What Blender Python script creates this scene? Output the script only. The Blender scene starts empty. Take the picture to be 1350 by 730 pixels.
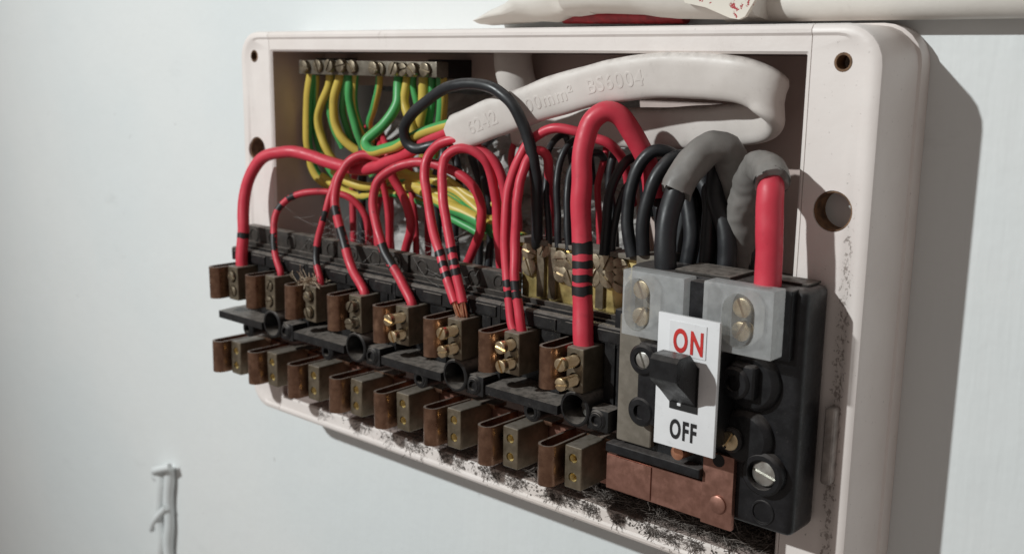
import bpy, bmesh, math, random
import mathutils.noise as mn
from mathutils import Vector, Matrix

random.seed(7)
S = 0.001                      # everything below is written in millimetres
scene = bpy.context.scene
COL = scene.collection

# ------------------------------------------------------------------ camera
FPX, YAW, PITCH, ROLL = 1399.84, 0.7217749, 0.1996494, 0.0128398
CAM = Vector((387.044, -315.601, 58.960))
fw = Vector((-math.sin(YAW)*math.cos(PITCH), math.cos(YAW)*math.cos(PITCH), -math.sin(PITCH)))
r0 = Vector((math.cos(YAW), math.sin(YAW), 0)); u0 = r0.cross(fw)
rt = math.cos(ROLL)*r0 + math.sin(ROLL)*u0
up = -math.sin(ROLL)*r0 + math.cos(ROLL)*u0
cam_data = bpy.data.cameras.new('camera')
cam = bpy.data.objects.new('camera', cam_data); COL.objects.link(cam)
m3 = Matrix((rt, up, -fw)).transposed()
cam.matrix_world = Matrix.Translation(CAM*S) @ m3.to_4x4()
cam_data.sensor_fit = 'HORIZONTAL'; cam_data.sensor_width = 36
cam_data.lens = 36*FPX/1350
cam_data.clip_start = 0.005; cam_data.clip_end = 50
cam_data.dof.use_dof = True
cam_data.dof.focus_distance = (Vector((205, -66, -25)) - CAM).dot(fw)*S
cam_data.dof.aperture_fstop = 18
scene.camera = cam

# ------------------------------------------------------------------ light
world = bpy.data.worlds.new('World'); scene.world = world; world.use_nodes = True
wn = world.node_tree.nodes; wl = world.node_tree.links
wbg = wn['Background']
wbg.inputs['Color'].default_value = (1.0, 0.89, 0.82, 1); wbg.inputs['Strength'].default_value = 0.21
lamp = bpy.data.lights.new('torch_light', 'SPOT'); lamp.shadow_soft_size = 0.017
lamp.energy = 66; lamp.color = (0.95, 1.0, 1.0); lamp.spot_size = math.radians(66); lamp.spot_blend = 1.0
lo = bpy.data.objects.new('torch_light', lamp); COL.objects.link(lo)
LPOS = Vector((275, -45, -10)) - 34*Vector((18, 31.8, -20))
lo.location = LPOS*S
lo.rotation_euler = (Vector((165, -30, 25)) - LPOS).to_track_quat('-Z', 'Y').to_euler()
scene.view_settings.view_transform = 'Standard'; scene.view_settings.look = 'None'
scene.view_settings.exposure = 0; scene.view_settings.gamma = 1
scene.view_settings.use_curve_mapping = False

# ------------------------------------------------------------------ helpers
def ray(px, py):
    return fw + rt*((px-675)/FPX) + up*((365-py)/FPX)
def at(px, py, y):
    v = ray(px, py); return CAM + v*((y-CAM.y)/v.y)
def pix(p):
    d = Vector(p)-CAM; z = d.dot(fw)
    return (675+FPX*d.dot(rt)/z, 365-FPX*d.dot(up)/z)
def mm_per_px(p):
    return (Vector(p)-CAM).dot(fw)/FPX

KQ = 0.9512
XF = False      # while on, coordinates are those of the casing, which sits nearer than first measured
def Q(p): return CAM+(Vector(p)-CAM)*KQ
def inner_depth(y): return y if y <= -56 else -56+(y+56)*38/54

def bm_box(bm, x0, x1, y0, y1, z0, z1, bev=0.0, seg=2):
    r = bmesh.ops.create_cube(bm, size=1)
    vs = r['verts']
    for v in vs:
        v.co = Vector(((x0+x1)/2+v.co.x*(x1-x0), (y0+y1)/2+v.co.y*(y1-y0), (z0+z1)/2+v.co.z*(z1-z0)))
    if bev > 0:
        es = list({e for v in vs for e in v.link_edges})
        bmesh.ops.bevel(bm, geom=es, offset=bev, segments=seg, affect='EDGES', profile=0.6)
def bm_loft(bm, rings, closed=True, cap0=True, cap1=True, loop=False):
    vv = [[bm.verts.new(p) for p in r] for r in rings]
    n = len(vv[0]); m = len(vv)
    for i in range(m if loop else m-1):
        a, b = vv[i], vv[(i+1) % m]
        for j in range(n if closed else n-1):
            k = (j+1) % n
            bm.faces.new((a[j], a[k], b[k], b[j]))
    if not loop:
        if cap0: bm.faces.new(list(reversed(vv[0])))
        if cap1: bm.faces.new(vv[-1])
    return vv
def frame_for(d):
    d = d.normalized()
    a = Vector((0, 0, 1)) if abs(d.z) < 0.9 else Vector((1, 0, 0))
    s = d.cross(a).normalized(); t = s.cross(d)
    return s, t
def bm_cyl(bm, p0, p1, r0, r1=None, n=20, prof=None):
    """prof: list of (fraction along, radius); else straight r0->r1"""
    p0 = Vector(p0); p1 = Vector(p1); d = p1-p0
    s, t = frame_for(d)
    prof = prof or [(0, r0), (1, r1 if r1 is not None else r0)]
    bm_loft(bm, [[p0+d*f+(s*math.cos(2*math.pi*j/n)+t*math.sin(2*math.pi*j/n))*r for j in range(n)] for f, r in prof])
def bm_tubering(bm, c0, c1, ro, ri, n=24, bev=0.25):
    """thick pipe from c0 to c1, closed"""
    c0 = Vector(c0); c1 = Vector(c1); d = (c1-c0); L = d.length; d = d/L
    s, t = frame_for(d)
    prof = [(0, ri), (0, ro-bev), (bev, ro), (L, ro), (L, ri)]
    bm_loft(bm, [[c0+d*f+(s*math.cos(2*math.pi*j/n)+t*math.sin(2*math.pi*j/n))*r for j in range(n)] for f, r in prof], loop=True)
def bm_prism(bm, poly, x0, x1):
    """poly of (y,z), extruded along x"""
    bm_loft(bm, [[Vector((x0, y, z)) for y, z in poly], [Vector((x1, y, z)) for y, z in poly]])

def to_mesh(bm, name, smooth=35, origin=Vector((0, 0, 0)), bevel=0):
    if bevel:
        es = [e for e in bm.edges if len(e.link_faces) == 2 and e.calc_face_angle(0) > 0.6]
        bmesh.ops.bevel(bm, geom=es, offset=bevel, segments=2, affect='EDGES', profile=0.6, clamp_overlap=True)
    bmesh.ops.recalc_face_normals(bm, faces=bm.faces[:])
    for v in bm.verts: v.co = ((Q(v.co) if XF else v.co)-origin)*S
    me = bpy.data.meshes.new(name); bm.to_mesh(me); bm.free()
    if smooth:
        me.shade_smooth()
        me.set_sharp_from_angle(angle=math.radians(smooth))
    return me
ORI = {}
def thing(name, loc, label, cat, group=None, kind=None):
    o = bpy.data.objects.new(name, None); COL.objects.link(o)
    o.empty_display_size = 0.01
    if XF: loc = Q(loc)
    o.location = Vector(loc)*S; ORI[o] = Vector(loc)
    tag(o, label, cat, group, kind); return o
def tag(o, label=None, cat=None, group=None, kind=None):
    if label: o['label'] = label
    if cat: o['category'] = cat
    if group: o['group'] = group
    if kind: o['kind'] = kind
    return o
def part(name, bm, mat, parent, smooth=35, bevel=0, pos=None):
    """mesh part in world mm under parent; pos = its own origin"""
    po = ORI.get(parent, Vector((0, 0, 0))) if parent else Vector((0, 0, 0))
    if pos is None:
        c = [v.co for v in bm.verts]
        pos = Vector((sum(v.x for v in c)/len(c), sum(v.y for v in c)/len(c), min(v.z for v in c)))
    pos = Q(pos) if XF else Vector(pos)
    me = to_mesh(bm, name, smooth, pos, bevel)
    o = bpy.data.objects.new(name, me); COL.objects.link(o)
    me.materials.append(mat)
    o.parent = parent; o.location = (pos-po)*S; ORI[o] = pos
    return o
def inst(name, src, parent, pos, mat=None):
    """another object sharing src's mesh, its origin put at pos (world mm)"""
    o = bpy.data.objects.new(name, src.data); COL.objects.link(o)
    if XF: pos = Q(pos)
    o.parent = parent; o.location = (Vector(pos)-ORI[parent])*S; ORI[o] = Vector(pos)
    return o
def boolean_cut(o, cutter_bm):
    me = to_mesh(cutter_bm, 'cut', 0, ORI[o])
    c = bpy.data.objects.new('cutter', me); COL.objects.link(c); c.matrix_world = Matrix.Translation(ORI[o]*S)
    bpy.context.view_layer.update()
    md = o.modifiers.new('b', 'BOOLEAN'); md.object = c; md.operation = 'DIFFERENCE'; md.solver = 'EXACT'
    dg = bpy.context.evaluated_depsgraph_get()
    nm = bpy.data.meshes.new_from_object(o.evaluated_get(dg))
    mats = list(o.data.materials)
    o.modifiers.clear(); old = o.data; o.data = nm
    nm.name = old.name
    if not nm.materials:
        for m in mats: nm.materials.append(m)
    nm.shade_smooth(); nm.set_sharp_from_angle(angle=math.radians(35))
    bpy.data.objects.remove(c)

# ------------------------------------------------------------------ materials
class NT:
    def __init__(s, name):
        s.m = bpy.data.materials.new(name); s.m.use_nodes = True
        s.t = s.m.node_tree; s.n = s.t.nodes; s.l = s.t.links
        s.b = s.n['Principled BSDF']; s.out = s.n['Material Output']
        tc = s.n.new('ShaderNodeTexCoord'); oi = s.n.new('ShaderNodeObjectInfo')
        mul = s.n.new('ShaderNodeMath'); mul.operation = 'MULTIPLY'; mul.inputs[1].default_value = 3.7
        s.l.new(oi.outputs['Random'], mul.inputs[0])
        add = s.n.new('ShaderNodeVectorMath'); add.operation = 'ADD'
        s.l.new(tc.outputs['Object'], add.inputs[0]); s.l.new(mul.outputs[0], add.inputs[1])
        s.co = add.outputs[0]; s.uv = tc.outputs['UV']; s.rnd = oi.outputs['Random']
    def set(s, **k):
        for a, v in k.items():
            i = s.b.inputs[a.replace('_', ' ')]
            if hasattr(v, 'is_linked') or isinstance(v, bpy.types.NodeSocket): s.l.new(v, i)
            else: i.default_value = (*v, 1) if isinstance(v, tuple) and len(v) == 3 else v
    def noise(s, scale, detail=4, rough=0.55, vec=None, stretch=None):
        v = vec or s.co
        if stretch:
            mp = s.n.new('ShaderNodeVectorMath'); mp.operation = 'MULTIPLY'; mp.inputs[1].default_value = stretch
            s.l.new(v, mp.inputs[0]); v = mp.outputs[0]
        n = s.n.new('ShaderNodeTexNoise'); n.inputs['Scale'].default_value = scale
        n.inputs['Detail'].default_value = detail; n.inputs['Roughness'].default_value = rough
        s.l.new(v, n.inputs['Vector']); return n.outputs['Fac']
    def ramp(s, fac, a, b, lo=0.0, hi=1.0):
        r = s.n.new('ShaderNodeMapRange'); r.interpolation_type = 'SMOOTHSTEP'
        r.inputs['From Min'].default_value = a; r.inputs['From Max'].default_value = b
        r.inputs['To Min'].default_value = lo; r.inputs['To Max'].default_value = hi
        s.l.new(fac, r.inputs['Value']); return r.outputs['Result']
    def mul(s, a, b):
        m = s.n.new('ShaderNodeMath'); m.operation = 'MULTIPLY'
        for i, v in enumerate((a, b)):
            if isinstance(v, (int, float)): m.inputs[i].default_value = v
            else: s.l.new(v, m.inputs[i])
        return m.outputs[0]
    def mix(s, fac, a, b):
        m = s.n.new('ShaderNodeMix'); m.data_type = 'RGBA'
        if isinstance(fac, (int, float)): m.inputs[0].default_value = fac
        else: s.l.new(fac, m.inputs[0])
        for i, v in ((6, a), (7, b)):
            if isinstance(v, tuple): m.inputs[i].default_value = (*v, 1)
            else: s.l.new(v, m.inputs[i])
        return m.outputs[2]
    def upness(s, a=0.35, b=0.95):
        g = s.n.new('ShaderNodeNewGeometry'); x = s.n.new('ShaderNodeSeparateXYZ')
        s.l.new(g.outputs['Normal'], x.inputs[0]); return s.ramp(x.outputs['Z'], a, b)
    def bump(s, h, strength=0.3, dist=0.0005):
        b = s.n.new('ShaderNodeBump'); b.inputs['Strength'].default_value = strength; b.inputs['Distance'].default_value = dist
        s.l.new(h, b.inputs['Height']); s.l.new(b.outputs['Normal'], s.b.inputs['Normal'])

def dusty(name, c1, c2, rough, dust=(0.25, 0.22, 0.195), amount=0.85, metal=0.0, scale=260, bump=0.15, spots=0.25):
    n = NT(name)
    base = n.mix(n.ramp(n.noise(scale, 5), 0.35, 0.68), c1, c2)
    d = n.mul(n.upness(), n.ramp(n.noise(420, 5, 0.65), 0.28, 0.62, 0.25, amount))
    fleck = n.mul(n.ramp(n.noise(1500, 3, 0.7), 0.62, 0.72), spots)
    col = n.mix(fleck, n.mix(d, base, dust), dust)
    n.set(Base_Color=col, Roughness=n.ramp(n.noise(300, 4), 0.3, 0.7, rough-0.08, rough+0.12), Specular_IOR_Level=0.36)
    if metal:
        mm = n.ramp(d, 0.0, 1.0, metal, 0.0); n.set(Metallic=mm)
    n.bump(n.noise(900, 4, 0.6), bump)
    return n.m

def mat_wall():
    n = NT('wall_paint')
    big = n.noise(7, 4, 0.5); fine = n.noise(60, 4, 0.6, stretch=(1, 1, 0.12))
    c = n.mix(n.ramp(big, 0.35, 0.7), (0.70, 0.735, 0.74), (0.745, 0.76, 0.755))
    sm = n.mul(n.ramp(n.noise(24, 5, 0.7, stretch=(0.6, 1, 1.2)), 0.62, 0.78), 0.30)
    c = n.mix(sm, c, (0.42, 0.43, 0.42))
    pit = n.ramp(n.noise(170, 2, 0.5), 0.765, 0.80)
    c = n.mix(n.mul(pit, 0.35), c, (0.35, 0.34, 0.32))
    n.set(Base_Color=c, Roughness=0.5, Specular_IOR_Level=0.35)
    a = n.n.new('ShaderNodeMath'); a.operation = 'ADD'
    n.l.new(fine, a.inputs[0]); n.l.new(n.mul(n.noise(16, 5, 0.6), 1.5), a.inputs[1])
    n.bump(a.outputs[0], 0.42, 0.0018)
    return n.m
def mat_cream(name='cream_paint', a=(0.76, 0.69, 0.655), b=(0.81, 0.745, 0.71), grime=0.5):
    n = NT(name)
    c = n.mix(n.ramp(n.noise(40, 5, 0.6), 0.3, 0.7), a, b)
    g = n.mul(n.ramp(n.noise(120, 6, 0.7, stretch=(1, 1, 0.5)), 0.60, 0.78), grime)
    c = n.mix(g, c, (0.33, 0.26, 0.21))
    sp = n.mul(n.ramp(n.noise(1100, 3, 0.6), 0.70, 0.77), grime*0.9)
    c = n.mix(sp, c, (0.16, 0.12, 0.09))
    st = n.mul(n.ramp(n.noise(9, 4, 0.6), 0.5, 0.75), 0.22)
    c = n.mix(st, c, (0.60, 0.50, 0.40))
    n.set(Base_Color=c, Roughness=n.ramp(n.noise(60, 5, 0.7), 0.3, 0.7, 0.34, 0.55), Specular_IOR_Level=0.4)
    n.bump(n.noise(200, 6, 0.65), 0.18, 0.0008)
    return n.m
def mat_speckle():
    n = NT('cream_with_specks')
    g = n.n.new('ShaderNodeNewGeometry'); x = n.n.new('ShaderNodeSeparateXYZ'); n.l.new(g.outputs['Position'], x.inputs[0])
    a = n.n.new('ShaderNodeMath'); a.operation = 'SUBTRACT'; a.inputs[1].default_value = 0.2692; n.l.new(x.outputs['X'], a.inputs[0])
    b = n.n.new('ShaderNodeMath'); b.operation = 'ABSOLUTE'; n.l.new(a.outputs[0], b.inputs[0])
    band = n.mul(n.ramp(b.outputs[0], 0.0008, 0.0032, 1.0, 0.0), n.ramp(x.outputs['Z'], 0.045, 0.0, 0.0, 1.0))
    sp = n.noise(900, 4, 0.7, stretch=(1, 1, 0.7))
    s2 = n.n.new('ShaderNodeMath'); s2.operation = 'ADD'; n.l.new(sp, s2.inputs[0]); n.l.new(n.mul(band, 0.16), s2.inputs[1])
    f = n.ramp(s2.outputs[0], 0.66, 0.74)
    c = n.mix(n.ramp(n.noise(40, 5, 0.6), 0.3, 0.7), (0.76, 0.69, 0.655), (0.81, 0.745, 0.71))
    c = n.mix(n.mul(band, 0.35), c, (0.45, 0.40, 0.37))
    c = n.mix(n.mul(f, 0.7), c, (0.17, 0.135, 0.115))
    n.set(Base_Color=c, Roughness=0.42, Specular_IOR_Level=0.4)
    n.bump(n.noise(330, 5, 0.6), 0.12, 0.0006)
    return n.m
def mat_pvc(name, c1, c2, rough=0.36, smear=0.0, dust=0.0):
    n = NT(name)
    c = n.mix(n.ramp(n.noise(90, 4), 0.3, 0.7), c1, c2)
    if smear:
        f = n.mul(n.ramp(n.noise(210, 6, 0.75), 0.56, 0.70), smear)
        c = n.mix(f, c, (0.05, 0.022, 0.022))
    if dust:
        d = n.mul(n.upness(0.1, 1.0), n.ramp(n.noise(300, 5, 0.7), 0.35, 0.7, 0.0, dust))
        c = n.mix(d, c, (0.22, 0.195, 0.18))
    n.set(Base_Color=c, Roughness=n.ramp(n.noise(240, 3), 0.3, 0.7, rough-0.06, rough+0.14), Specular_IOR_Level=0.45)
    n.bump(n.noise(260, 4), 0.08, 0.0005)
    return n.m
def mat_earth():
    n = NT('green_yellow_pvc')
    sx = n.n.new('ShaderNodeSeparateXYZ'); n.l.new(n.uv, sx.inputs[0])
    # two lengthwise stripes round the core: u is the angle, v the length
    a = n.n.new('ShaderNodeMath'); a.operation = 'ADD'; n.l.new(sx.outputs['X'], a.inputs[0]); a.inputs[1].default_value = 0.0
    w = n.n.new('ShaderNodeMath'); w.operation = 'FRACT'; n.l.new(a.outputs[0], w.inputs[0])
    pp = n.n.new('ShaderNodeMath'); pp.operation = 'PINGPONG'; pp.inputs[1].default_value = 0.5; n.l.new(w.outputs[0], pp.inputs[0])
    s = n.ramp(pp.outputs[0], 0.265, 0.285)
    g = n.mix(n.noise(120, 3), (0.05, 0.30, 0.08), (0.09, 0.40, 0.13))
    y = n.mix(n.noise(120, 3), (0.66, 0.50, 0.09), (0.54, 0.40, 0.08))
    c = n.mix(s, y, g)
    c = n.mix(n.mul(n.ramp(n.noise(260, 5, 0.7), 0.60, 0.75), 0.45), c, (0.10, 0.085, 0.06))
    n.set(Base_Color=c, Roughness=0.4, Specular_IOR_Level=0.45)
    return n.m
def mat_metal(name, c1, c2, rough, metal=1.0, scratch=True, dustc=None):
    n = NT(name)
    c = n.mix(n.ramp(n.noise(220, 5, 0.65), 0.33, 0.68), c1, c2)
    if dustc:
        d = n.mul(n.upness(), n.ramp(n.noise(500, 5, 0.65), 0.25, 0.6, 0.35, 0.95))
        c = n.mix(d, c, dustc); n.set(Metallic=n.ramp(d, 0, 1, metal, 0.0))
    else: n.set(Metallic=metal)
    n.set(Base_Color=c, Roughness=n.ramp(n.noise(420, 4), 0.3, 0.7, rough-0.08, rough+0.12))
    if scratch: n.bump(n.noise(700, 3, 0.6, stretch=(1, 1, 0.08)), 0.12, 0.0003)
    return n.m
def mat_clear(name, lo, hi, col=(0.74, 0.75, 0.75)):
    n = NT(name)
    tr = n.n.new('ShaderNodeBsdfTransparent'); tl = n.n.new('ShaderNodeBsdfTranslucent')
    tr.inputs['Color'].default_value = (0.95, 0.96, 0.96, 1); tl.inputs['Color'].default_value = (0.8, 0.8, 0.79, 1)
    n.set(Base_Color=col, Roughness=0.3)
    m1 = n.n.new('ShaderNodeMixShader'); m1.inputs[0].default_value = 0.35
    n.l.new(n.b.outputs[0], m1.inputs[1]); n.l.new(tl.outputs[0], m1.inputs[2])
    m2 = n.n.new('ShaderNodeMixShader')
    n.l.new(n.ramp(n.noise(260, 5), 0.3, 0.7, lo, hi), m2.inputs[0])
    n.l.new(m1.outputs[0], m2.inputs[1]); n.l.new(tr.outputs[0], m2.inputs[2])
    n.l.new(m2.outputs[0], n.out.inputs['Surface'])
    return n.m
def mat_plain(name, c, rough=0.5, metal=0.0, var=0.12):
    n = NT(name)
    dk = tuple(v*(1-var) for v in c); lt = tuple(min(1, v*(1+var)) for v in c)
    n.set(Base_Color=n.mix(n.ramp(n.noise(300, 5), 0.3, 0.7), dk, lt), Roughness=rough, Metallic=metal)
    return n.m
def mat_chipped():
    n = NT('chipped_white_on_red')
    f = n.ramp(n.noise(140, 5, 0.65), 0.57, 0.59)
    n.set(Base_Color=n.mix(f, (0.70, 0.65, 0.57), (0.40, 0.02, 0.03)), Roughness=0.45)
    n.bump(f, 0.5, -0.0004)
    return n.m

M = dict(
    wall=mat_wall(), cream=mat_cream(), cream2=mat_cream('darker_inner_cream', (0.48, 0.385, 0.35), (0.55, 0.445, 0.41), 0.6), speck=mat_speckle(),  # cream2: darker, browner cream for the inner walls and back panel
    black=dusty('black_bakelite', (0.009, 0.0085, 0.009), (0.017, 0.016, 0.016), 0.40),
    lug=mat_plain('dirty_grey_plastic', (0.30, 0.265, 0.245), 0.5, 0, 0.25),
    brown=dusty('brown_bakelite', (0.026, 0.022, 0.019), (0.045, 0.038, 0.033), 0.5),
    swblack=dusty('switch_bakelite', (0.008, 0.008, 0.009), (0.014, 0.0135, 0.015), 0.38, amount=0.6, spots=0.12, dust=(0.17, 0.15, 0.14)),
    lever=dusty('lever_plastic', (0.012, 0.012, 0.013), (0.016, 0.016, 0.017), 0.30, amount=0.12, spots=0.04),
    tan=dusty('tan_bakelite', (0.145, 0.125, 0.10), (0.19, 0.165, 0.135), 0.55, spots=0.1),
    clip=mat_metal('tarnished_copper', (0.21, 0.115, 0.075), (0.33, 0.19, 0.125), 0.33, 0.92, dustc=(0.22, 0.19, 0.165)),
    block=mat_metal('tarnished_brass', (0.165, 0.135, 0.095), (0.245, 0.20, 0.145), 0.40, 0.72, dustc=(0.20, 0.175, 0.15)),
    earthbar=mat_metal('grimy_bar', (0.13, 0.11, 0.085), (0.20, 0.175, 0.14), 0.5, 0.6),
    brass=mat_metal('brass_screw', (0.62, 0.47, 0.28), (0.78, 0.64, 0.43), 0.30, 1.0),
    oldbrass=mat_metal('dull_brass_screw', (0.34, 0.275, 0.19), (0.54, 0.45, 0.32), 0.36, 0.85),
    dullscrew=mat_metal('grimy_screw', (0.20, 0.165, 0.12), (0.33, 0.275, 0.20), 0.36, 0.85),
    gold=mat_metal('bright_brass', (0.62, 0.46, 0.17), (0.78, 0.62, 0.27), 0.36, 0.8),
    steel=mat_metal('steel_screw', (0.50, 0.49, 0.45), (0.66, 0.65, 0.61), 0.32, 0.95),
    copper=mat_metal('copper_bar', (0.29, 0.145, 0.108), (0.39, 0.20, 0.155), 0.42, 0.75),
    cuwire=mat_metal('copper_strand', (0.70, 0.33, 0.20), (0.80, 0.42, 0.27), 0.35, 0.9),
    red=mat_pvc('red_pvc', (0.58, 0.036, 0.064), (0.65, 0.052, 0.082), 0.42, 0.16, 0.22),
    redd=mat_pvc('grubby_red_pvc', (0.50, 0.028, 0.050), (0.58, 0.040, 0.064), 0.44, 0.6),
    band=mat_plain('black_ink', (0.012, 0.011, 0.012), 0.45),
    blk=mat_pvc('black_pvc', (0.013, 0.014, 0.016), (0.020, 0.021, 0.024), 0.40, 0, 0.25),
    grey=mat_pvc('grey_pvc', (0.165, 0.155, 0.145), (0.235, 0.22, 0.205), 0.52, 0, 0.45),
    white=mat_pvc('white_pvc', (0.66, 0.605, 0.565), (0.73, 0.675, 0.635), 0.46, 0.10, 0.5),
    earth=mat_earth(), milky=mat_clear('milky_plastic', 0.46, 0.60), clear=mat_clear('clear_plastic', 0.74, 0.86),
    plate=mat_pvc('white_label', (0.74, 0.74, 0.75), (0.79, 0.79, 0.80), 0.36, 0.10, 0.3),
    redink=mat_plain('red_ink', (0.55, 0.03, 0.025), 0.5), blkink=mat_plain('black_print', (0.015, 0.014, 0.015), 0.5),
    dark=mat_plain('dark_hole', (0.010, 0.009, 0.009), 0.7),
    rust=mat_plain('rusty_hole', (0.17, 0.095, 0.05), 0.8, 0, 0.5),
    pipe=mat_cream('painted_pipe', (0.64, 0.60, 0.55), (0.70, 0.66, 0.61), 0.35), chip=mat_chipped(),
    redpipe=mat_plain('dark_red_sheath', (0.30, 0.016, 0.022), 0.5, 0, 0.3),
    dust=mat_plain('dust_fluff', (0.135, 0.115, 0.102), 0.95, 0, 0.45), dustl=mat_plain('pale_dust', (0.23, 0.20, 0.18), 0.95, 0, 0.3),
    straw=mat_plain('pale_fibre', (0.45, 0.36, 0.26), 0.7), web=mat_plain('cobweb', (0.42, 0.40, 0.38), 0.8),
    plaster=dusty('rough_plaster', (0.42, 0.40, 0.385), (0.56, 0.54, 0.52), 0.85, amount=0.3, bump=0.5, spots=0.3),
)

# ------------------------------------------------------------------ wall
XF = True
bm = bmesh.new(); bm_box(bm, -1500, 1500, 0, 60, -1200, 1200)
o = part('wall', bm, M['wall'], None); tag(o, 'off white painted plaster wall behind the fuse box', 'wall', kind='structure')
c = bmesh.new(); bm_box(c, -3, 172, -20, 34, -34, 50); boolean_cut(o, c)      # rough opening for the cables

# ------------------------------------------------------------------ enclosure
FY = -31.8
XL, XR, ZB, ZT = -28.3, 270.1, -103.4, 71.6
IXL, IXR, IZB, IZT = -4.6, 246.4, -94.0, 62.1
def rrect(xl, xr, zb, zt, r, y, n=7):
    pts = []
    for cx, cz, a0 in ((xr-r, zt-r, 0), (xl+r, zt-r, 90), (xl+r, zb+r, 180), (xr-r, zb+r, 270)):
        for k in range(n):
            a = math.radians(a0+90*k/(n-1)); pts.append(Vector((cx+r*math.cos(a), y, cz+r*math.sin(a))))
    return pts
box = thing('fuse_box_enclosure', (120.9, 0, ZB), 'cream plastic fuse box casing without its cover, screwed to the wall', 'fuse box')
def ring(i, y, r, ix=None): # inset i on all sides (ix on left and right)
    ix = i if ix is None else ix
    return rrect(XL+ix, XR-ix, ZB+i, ZT-i, r, y)
def shell_bm():
    bm = bmesh.new()
    rings = [ring(0.2, -0.05, 12), ring(0.2, -6.5, 12), ring(1.0, -7.2, 11.5), ring(1.0, -29.6, 11.5), ring(1.5, -31.2, 11), ring(2.6, FY-0.15, 10),
             ring(3.6, FY-0.15, 9, 5.4), ring(4.4, FY+0.5, 8, 6.6),
             rrect(IXL-0.8, IXR+0.8, IZB-0.8, IZT+0.8, 0.6, FY+0.5), rrect(IXL, IXR, IZB, IZT, 0.5, FY+1.3), rrect(IXL, IXR, IZB, IZT, 0.5, -0.05)]
    bm_loft(bm, rings, loop=True)
    bmesh.ops.recalc_face_normals(bm, faces=bm.faces[:])
    return bm
def cut_piece(name, cuts, mat='cream'):
    bm = shell_bm()
    for co, no in cuts:
        g = bm.verts[:]+bm.edges[:]+bm.faces[:]
        bmesh.ops.bisect_plane(bm, geom=g, plane_co=co, plane_no=no, clear_outer=True)
        bmesh.ops.holes_fill(bm, edges=[e for e in bm.edges if e.is_boundary], sides=0)
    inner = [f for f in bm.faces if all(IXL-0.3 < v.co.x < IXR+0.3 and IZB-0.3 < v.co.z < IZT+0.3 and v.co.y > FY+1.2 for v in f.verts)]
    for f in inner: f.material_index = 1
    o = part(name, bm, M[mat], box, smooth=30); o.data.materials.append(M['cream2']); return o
SL, SR = IXL-1.5, IXR+1.5
left = cut_piece('left_flange', [((SL-0.12, 0, 0), (1, 0, 0))])
right = cut_piece('right_flange', [((SR+0.12, 0, 0), (-1, 0, 0))], 'speck')
cut_piece('top_rail', [((SL+0.12, 0, 0), (-1, 0, 0)), ((SR-0.12, 0, 0), (1, 0, 0)), ((0, 0, 0), (0, 0, -1))])
cut_piece('bottom_rail', [((SL+0.12, 0, 0), (-1, 0, 0)), ((SR-0.12, 0, 0), (1, 0, 0)), ((0, 0, 0), (0, 0, 1))])
# holes through the flanges: a fixing hole at the corner and a large knockout below it
for fl, hx in ((left, -17.0), (right, 257.5)):
    for z, r, dep, mt, nm in ((60.0, 2.3, 14, 'rust', 'screw_hole'), (18.6, 5.9, 8.0, 'wall', 'knockout_hole')):
        c = bmesh.new(); bm_cyl(c, (hx, FY-6, z), (hx, FY+dep, z), r, n=32); boolean_cut(fl, c)
        b = bmesh.new(); bm_cyl(b, (hx, FY+dep-0.6, z), (hx, FY+dep+0.4, z), r*0.98, n=24); part(nm, b, M[mt], box)
        if r < 3:
            b = bmesh.new(); bm_tubering(b, (hx, FY+0.35, z), (hx, FY+6, z), r+0.55, r-0.3, 20, 0.3)
            part('hole_rim', b, M['rust'], box)
        else:
            b = bmesh.new(); bm_tubering(b, (hx, FY+0.9, z), (hx, FY+dep-0.65, z), r-0.02, r-0.55, 32, 0.2); part('hole_lining', b, M['rust'], box)
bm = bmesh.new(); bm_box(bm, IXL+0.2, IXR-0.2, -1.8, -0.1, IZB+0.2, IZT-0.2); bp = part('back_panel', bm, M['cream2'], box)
c = bmesh.new(); bm_box(c, -1, 170, -20, 10, -32, 48, 4, 3); boolean_cut(bp, c)
# small rounded lug moulded on the right flange beside the switch
bm = bmesh.new(); bm_box(bm, 261.4, 264.6, -35.6, FY+0.6, -61.0, -37.5, 1.2, 3); part('moulded_lug', bm, M['lug'], box)
XF = False
for x in (22, 120, 226):
    bm = bmesh.new(); bm_box(bm, x, x+8, -45.9, -17.2, -50, -28, 0.5); part('mounting_bracket', bm, M['black'], box)

# ------------------------------------------------------------------ fuse bases (two ways each)
def slot_screw_bm(r, L, head=1.6, slot=0.8, ang=0.4, headr=None):
    """screw along +Y, head front face at y=0, centre at origin; the head carries a real slot"""
    bm = bmesh.new(); hr = headr or r
    n = 24; d = slot*0.9; hw = slot/2
    # head: two half discs with a gap, above a full disc
    for sgn in (1, -1):
        pts = []
        a0 = math.asin(hw/hr)
        for k in range(13):
            a = a0+(math.pi-2*a0)*k/12
            pts.append((hr*math.cos(a), sgn*hr*math.sin(a)))
        ro = lambda p, f: (p[0]*f, (p[1]-sgn*hw)*f+sgn*hw)
        rings = []
        for y, f in ((d, 1.0), (0.35, 1.0), (0.08, 0.93), (0.0, 0.84)):
            rings.append([Vector((q[0], y, q[1])) for q in (ro(p, f) for p in pts)])
        bm_loft(bm, rings)
    bm_cyl(bm, (0, d-0.02, 0), (0, head, 0), hr, n=n)
    rings = []
    k = 0; y = head
    while y < L:      # threaded shank
        rr = r*0.86 if k % 2 else r*0.72
        rings.append([Vector((rr*math.cos(2*math.pi*j/16), y, rr*math.sin(2*math.pi*j/16))) for j in range(16)])
        y += 0.38; k += 1
    bm_loft(bm, rings)
    R = Matrix.Rotation(ang, 3, 'Y')
    for v in bm.verts: v.co = R @ v.co
    return bm
SCREWS = {}
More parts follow.
